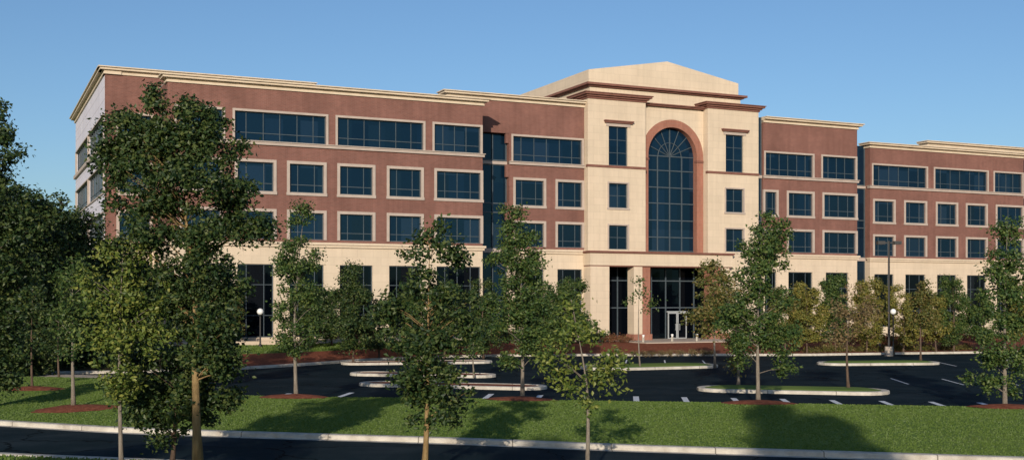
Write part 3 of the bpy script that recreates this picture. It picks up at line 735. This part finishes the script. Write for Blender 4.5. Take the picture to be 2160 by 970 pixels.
# trees and shrubs around the car park and plaza
plain_tree('rust tinged spreading tree on the island before the right tower pier', 1558, 812, [(1520, 620, 32, 36), (1500, 660, 38, 36), (1545, 650, 40, 38), (1520, 700, 48, 30), (1570, 715, 45, 28), (1555, 750, 42, 20)], 'rust', .16, 1.8, .08, zb=.15, name='island_tree')
plain_tree('thin brown half-bare tree on the right end of the long island', 1790, 820, [(1795, 640, 45, 34), (1770, 670, 34, 28), (1825, 665, 34, 28), (1795, 700, 50, 26), (1760, 715, 24, 16)], 'brown', .13, .75, .075, 'barkd', zb=.15, name='island_tree')
plain_tree('small thin sapling in front of the brick entrance column', 1350, 772, [(1350, 615, 22, 18), (1330, 640, 16, 12), (1372, 640, 14, 12), (1345, 590, 10, 12)], 'mid', .17, .9, .05, 'bark', zb=.2, name='island_tree')
plain_tree('short green sapling on the car park island below the left wing corner', 1000, 792, [(1000, 700, 24, 26), (992, 735, 28, 20)], 'mid', .15, 1.4, .05, zb=.15, name='island_tree')
plain_tree('leafy orange-green tree hiding the right entrance column', 1508, 772, [(1505, 580, 38, 26), (1490, 620, 42, 32), (1530, 630, 44, 34), (1500, 670, 46, 28)], 'rust', .18, 2.2, .07, zb=.2, name='island_tree')
PT = [(745, 757, [(745, 590, 24, 26), (745, 630, 38, 34), (735, 675, 46, 30), (760, 700, 42, 24)], 'dark', 'dark green cone-shaped tree before the fourth left wing bay'),
      (700, 745, [(700, 640, 24, 22), (695, 675, 34, 26)], 'mid', 'low green tree beside the cone-shaped tree on the left strip'),
      (800, 748, [(800, 655, 22, 20), (805, 690, 30, 26)], 'dark', 'small dark tree just right of the cone-shaped tree'),
      (1195, 745, [(1200, 610, 30, 24), (1190, 650, 42, 34), (1205, 690, 40, 28)], 'mid', 'round green tree left of the entrance pier'),
      (1702, 738, [(1702, 622, 24, 22), (1700, 660, 36, 32), (1700, 690, 34, 20)], 'gold', 'yellowing cone-shaped tree left of the parking light'),
      (1762, 736, [(1762, 600, 22, 20), (1755, 640, 30, 30), (1770, 680, 32, 24)], 'mid', 'green tree rising above the half-bare tree'),
      (1828, 736, [(1832, 615, 24, 24), (1828, 650, 36, 32), (1830, 690, 34, 20)], 'gold', 'golden tree immediately left of the tall parking light'),
      (1905, 736, [(1895, 630, 24, 22), (1905, 665, 34, 28), (1915, 690, 34, 20)], 'gold', 'golden tree behind the globe lamp on the right'),
      (1942, 752, [(1938, 612, 16, 20), (1942, 650, 22, 30)], 'rust', 'narrow rusty sapling between golden tree and cone tree at right'),
      (2012, 735, [(2010, 605, 18, 20), (2012, 640, 32, 30), (2012, 680, 38, 26)], 'mid', 'neat cone-shaped green tree before the right wing'),
      (2075, 735, [(2070, 640, 30, 26), (2078, 680, 34, 26)], 'mid', 'green tree between the neat cone tree and edge tree'),
      (1020, 745, [(1018, 620, 26, 26), (1020, 660, 36, 32), (1015, 700, 36, 24)], 'dark', 'dark tree at the right corner of the left wing'),
      (655, 748, [(655, 640, 26, 24), (650, 680, 34, 26)], 'dark', 'low dark tree just left of the low green tree on the left strip'),
      (938, 748, [(938, 625, 30, 28), (940, 670, 38, 30)], 'dark', 'dark tree hiding the sixth left wing bay at ground level'),
      (1135, 746, [(1135, 620, 30, 26), (1130, 665, 40, 32), (1140, 695, 38, 24)], 'mid', 'bushy green tree at the foot of the flank left of the tower'),
      (1655, 738, [(1655, 640, 26, 26), (1650, 675, 34, 26)], 'rust', 'rusty tree close by the right tower pier'),
      (1975, 735, [(1972, 645, 24, 24), (1970, 680, 30, 22)], 'gold', 'small golden tree squeezed left of the neat cone-shaped tree'),
      (2140, 735, [(2140, 620, 28, 28), (2145, 665, 36, 30)], 'gold', 'olive golden tree at the right edge in front of the right wing'),
      (480, 745, [(480, 630, 26, 26), (475, 670, 34, 28)], 'rust', 'reddish small tree beside the left globe lamp'),
      (880, 748, [(880, 640, 30, 26), (885, 685, 38, 28)], 'mid', 'green tree at foot of the fifth left wing bay')]
for xb, yb, lobes, k, lab in PT:
    Y = ground(xb, yb, .4)[1]; X = px_x(xb, Y)
    plain_tree(lab, xb, yb, [(a, b, c*1.2, d*1.12) for a, b, c, d in lobes]+[(xb, max(q[1]+q[3] for q in lobes), 30, 16)], k, .16, 3.9, .075, 'barkd', zb=bed_zy(X, Y) if xb > 300 else .2, name='ornamental_tree', Y=Y, group='ornamental trees in the planting bed')
# ---- shrubs: one mesh of each kind, copied
def shrub_proto(kind, rx, rz, n, L):
    root = empty('shrub', (0, 0, 0), '', 'shrub')
    st = MB()
    for k in range(6):
        a = k*1.05; st.tube([(0, 0, -.05), (.25*rx*math.cos(a), .25*rx*math.sin(a), rz*.5), (.7*rx*math.cos(a), .7*rx*math.sin(a), rz*1.1)], [.025, .018, .008], 4)
    st.build('stem', M['barkd'], root)
    cl = []
    for _ in range(26):
        a = random.random()*6.28; e = random.random()**.6; r = rx*math.sqrt(random.random())
        cl.append((r*math.cos(a), r*math.sin(a), rz*(.25+1.25*e*(1-(r/rx)**2*.6)), L*3))
    leaf_mesh('foliage', M['leaf_'+kind], cl, n, L, root); return root
def dup(root, loc, rz, sc, label):
    r = root.copy(); COL.objects.link(r); r.location = loc; r.rotation_euler[2] = rz; r.scale = sc; r['label'] = label
    for ch in list(root.children):
        c = ch.copy(); COL.objects.link(c); c.parent = r
    return r
protos = {}
def shrubs(kind, spots, label, group, rx=.5, rz=.45, n=420, L=.12):
    """spots: (px, py, scale); py is the photograph row of the foot"""
    p = None
    for i, (x, y, s) in enumerate(spots):
        Y = ground(x, y, .4)[1]
        for _ in range(6): Y = ground(x, y, bed_zy(px_x(x, Y), Y))[1]
        X = px_x(x, Y); z = bed_zy(X, Y)-.02
        sc = (s*random.uniform(.9, 1.15), s*random.uniform(.9, 1.15), s*random.uniform(.85, 1.2))
        if p is None:
            p = shrub_proto(kind, rx, rz, n, L); r = p; r.location = (X, Y, z); r.scale = sc; r['label'] = label
        else: r = dup(p, (X, Y, z), random.random()*6, sc, label)
        r['group'] = group
shrubs('brown', [(1312+i*21+random.uniform(-3, 3), 740, .62) for i in range(10)], 'low rounded brown shrub in the kerbside row below the entrance', 'low shrubs below the entrance')
shrubs('rust', [(1700+i*19+random.uniform(-4, 4), 741-i*.25, .8) for i in range(19)], 'low rounded rusty shrub in the kerbside row before the right wing', 'low shrubs before the right wing')
shrubs('red', [(1690+i*17+random.uniform(-4, 4), 729, 1.0) for i in range(13)], 'reddish shrub in the back row of the bed left of the globe lamp', 'red shrubs behind the right kerbside row', .6, .6, 520)
shrubs('red', [(1960+i*15+random.uniform(-4, 4), 722, 1.05) for i in range(9)], 'reddish shrub in the hedge before the right wing', 'red shrubs of the right wing hedge', .6, .6, 520)
shrubs('red', [(1270+i*13+random.uniform(-3, 3), 722, .85) for i in range(5)], 'reddish shrub clustered at the foot of the entrance column', 'red shrubs round the entrance column', .6, .6, 520)
shrubs('red', [(480+i*17+random.uniform(-4, 4), 722, 1.2) for i in range(17)], 'reddish shrub in the hedge above the stone edging wall', 'red shrubs above the edging wall', .6, .6, 520)
shrubs('dark', [(1140+i*20+random.uniform(-4, 4), 730, 1.3) for i in range(7)], 'dark green shrub in the bed left of the entrance pier', 'green shrubs left of the entrance', .6, .6, 520)
shrubs('brown', [(830+i*24+random.uniform(-4, 4), 735, 1.1) for i in range(11)], 'brownish shrub behind the kerb at foot of the left wing', 'brown shrubs at foot of the left wing', .6, .6, 520)

# ------------------------------------------------------------------ lamps and bollards
def globe_lamp(px, pyb, pyt, Y, label):
    X = px_x(px, Y); zb = bed_zy(X, Y); h = px_z(pyt, Y)-zb
    r = empty('globe_lamp', (X, Y, zb), label, 'street lamp', 'globe lamps')
    m = MB(); m.lathe([(.14, -.1), (.14, .15), (.08, .2), (.065, .3), (.055, h-.35), (.08, h-.33), (.10, h-.25)]); m.build('pole', M['black'], r)
    m = MB(); R = .235; m.lathe([(R*math.sin(math.pi*k/12)+.001, h-R*math.cos(math.pi*k/12)) for k in range(13)], 18); m.build('globe', M['globe'], r, smooth=True)
globe_lamp(549, 735, 657, 84, 'black globe lamp with white ball standing before the left wing')
globe_lamp(1884, 722, 657, 92.6, 'black globe lamp with white ball right of the tall parking light')
Y = 91.3; X = px_x(1875, Y); zt = px_z(508, Y)
r = empty('parking_light', (X, Y, 0), 'tall dark parking light pole with twin box heads on a concrete base', 'street lamp')
Y0 = Y
m = MB(); m.lathe([(.32, -.05), (.32, .70), (.30, .74)], 20); m.build('base', M['conc'], r)
m = MB(); m.tube([(0, 0, .72), (0, 0, zt)], [.10, .075], 8); m.build('pole', M['black'], r)
for s in (-1, 1):
    m = MB(); m.box(*sorted((s*.36, s*.92)), -.26, .26, zt-.28, zt-.02); m.box(*sorted((s*.08, s*.36)), -.05, .05, zt-.2, zt-.1); m.build('lamp_head', M['black'], r)
BL = [(1855, 712, 100, 'left of the right globe lamp'), (1902, 712, 100, 'right of the right globe lamp'), (1418, 715, 104.2, 'standing left before the entrance doors'), (1470, 715, 104.6, 'standing right before the entrance doors'), (1357, 716, 102, 'at the foot of the brick entrance column')]
for px, py, Y, w in BL:
    X = px_x(px, Y); u = X*ca+Y*sa; v = -X*sa+Y*ca
    zb = .70 if (53.0 < u < 68.0 and 86.3 < v < 94.6) else bed_zy(X, Y)
    r = empty('bollard', (X, Y, zb), 'short pale bollard light '+w, 'bollard', 'bollard lights')
    m = MB(); m.lathe([(.10, -.1), (.10, .42), (.08, .43)], 14); m.build('post', M['kerb'], r)
    m = MB(); m.lathe([(.08, .43), (.08, .52), (.12, .53), (.12, .59), (.07, .64)], 14); m.build('cap', M['globe'], r)

# ------------------------------------------------------------------ grass blades
def blades(name, pts, h, w):
    mb = MB()
    for x, y, z in pts:
        a = random.gauss(0, .65); c, s = math.cos(a)*w, math.sin(a)*w; lx, ly = random.gauss(0, .3)*h, random.gauss(0, .3)*h
        hh = h*random.uniform(.6, 1.3); i = len(mb.v)
        mb.v += [(x-c, y-s, z-.01), (x+c, y+s, z-.01), (x+c*.5+lx, y+s*.5+ly, z+hh), (x-c*.6+lx, y-s*.6+ly, z+hh*.9)]; mb.f.append((i, i+1, i+2, i+3))
    return tag(mb.build(name, M['grass'], fix=False), 'short mown green grass', 'grass', kind='stuff')
P = []
for _ in range(130000):
    x = random.uniform(-26, 24); a = interp(KERB_F, x)+.22; b = interp(LAWN_B, x)
    t = random.random(); y = a+(b-a)*t
    if abs(x) > .47*y+1.5 or any(((x-q[0])/q[2])**2+((y-q[1])/q[3])**2 < 1.1 for q in RINGS): continue
    P.append((x, y, lawn_z(x, (y-(a-.07))/(b-a+.07))))
blades('grass', P, .030, .024)['label'] = 'short mown green grass on the lawn between street and car park'
P = []
for _ in range(12000):
    x = random.uniform(-16, 14); y = interp(KERB_N, x)-.2-random.random()*3.5
    if y > 29: P.append((x, y, -.05))
blades('grass', P, .07, .03)['label'] = 'green grass on the near verge at bottom left corner'
P = []
for _ in range(9000):
    x = random.uniform(-26, -3); t = random.uniform(.34, .65); a = interp(KERB_B, x)+.15; P.append((x, a+(bed_end(x)-a)*t, bed_z(x, t)))
blades('grass', P, .09, .06)['label'] = 'green grass strip between mulch and stone edging wall'

# ------------------------------------------------------------------ trees standing behind and beside the camera (they cast the long shadows over the street)
def off_tree(X, Y, h, r, lab):
    rr = empty('tree', (X, Y, -.05), lab, 'tree', 'trees outside the picture')
    tm = MB(); tm.tube([(0, 0, -.1), (.1, 0, h*.5), (0, .1, h*.9)], [.2, .13, .03], 7)
    cl = []
    for _ in range(60):
        t = random.random(); z = h*(.35+.65*t); q = r*math.sin(math.pi*min(1, .25+.75*t))**.7*random.random()**.5; a = random.random()*6.28
        cl.append((q*math.cos(a), q*math.sin(a), z, .8)); tm.tube([(0, 0, z*.75), (q*math.cos(a), q*math.sin(a), z)], [.04, .01], 4, False)
    tm.build('trunk', M['barkd'], rr); leaf_mesh('crown', M['leaf_dark'], cl, 8500, .26, rr)
for X, Y, h, r in ((-13.5, -7, 11.6, 2.8), (-5.5, -8, 11.8, 2.8), (4.0, -9, 11.2, 2.6), (-17, -4, 11, 3), (2.5, -4, 13.6, 1.3), (4.3, -3, 12.2, .8), (-1, -14, 12.2, 2.6), (14, -9, 10.8, 2.2)):
    off_tree(X, Y, h, r, 'dark leafy tree on the near side of the street behind the viewpoint')

# a low wood far behind the viewpoint, the thing the ground floor glass mirrors
mb = MB()
for _ in range(26000):
    t = random.random(); X = -260+620*t; Y = -150+30*math.sin(t*9)+random.uniform(-6, 6)
    h = 8.5+1.8*math.sin(t*37)+1.2*math.sin(t*91+1); z = random.random()**.8*h; a = random.random()*6.28; L = random.uniform(.5, 1.1); e = random.uniform(-1, 1)
    d = Vector((math.cos(a), math.sin(a), e)).normalized()*L; q = Vector((-math.sin(a)*L*.6, math.cos(a)*L*.6, random.uniform(-.4, .4)*L)); p = Vector((X, Y, z)); i = len(mb.v)
    mb.v += [(p-d)[:], (p+q)[:], (p+d)[:], (p-q)[:]]; mb.f.append((i, i+1, i+2, i+3))
tag(mb.build('far_wood', M['leaf_dark'], fix=False), 'low dark wood far off on the side of the street facing the building', 'wood', kind='stuff')
# ------------------------------------------------------------------ light
sd = Vector((SUN_X, 1, -math.tan(SUN_EL)*math.hypot(SUN_X, 1))).normalized()
l = bpy.data.lights.new('sun', 'SUN'); l.energy = 4.3; l.angle = math.radians(.5); l.color = (1, .88, .73)
lo = bpy.data.objects.new('sun', l); COL.objects.link(lo); lo.rotation_euler = sd.to_track_quat('-Z', 'Y').to_euler()
w = bpy.data.worlds.new('World'); S.world = w; w.use_nodes = True
nt = w.node_tree; nt.nodes.clear()
sky = nt.nodes.new('ShaderNodeTexSky'); sky.sky_type = 'NISHITA'; sky.sun_disc = False
sky.sun_elevation = SUN_EL; sky.sun_rotation = math.atan2(-sd.x, -sd.y)
sky.altitude = 200; sky.air_density = 1.0; sky.dust_density = 1.0; sky.ozone_density = 4.2
bg = nt.nodes.new('ShaderNodeBackground'); bg.inputs[1].default_value = .12
ow = nt.nodes.new('ShaderNodeOutputWorld'); nt.links.new(sky.outputs[0], bg.inputs[0]); nt.links.new(bg.outputs[0], ow.inputs[0])
# ------------------------------------------------------------------ camera
c = bpy.data.cameras.new('camera'); co = bpy.data.objects.new('camera', c); COL.objects.link(co)
co.location = (0, 0, CH); co.rotation_euler = (math.radians(90), 0, 0)
c.sensor_width = 36; c.lens = 36*F/2160; c.shift_y = (HZ-485)/2160; c.clip_end = 6000; c.clip_start = .1
S.camera = co
S.view_settings.view_transform = 'Standard'; S.view_settings.look = 'None'; S.view_settings.exposure = 0; S.view_settings.gamma = 1
S.render.resolution_x = 1024; S.render.resolution_y = 459
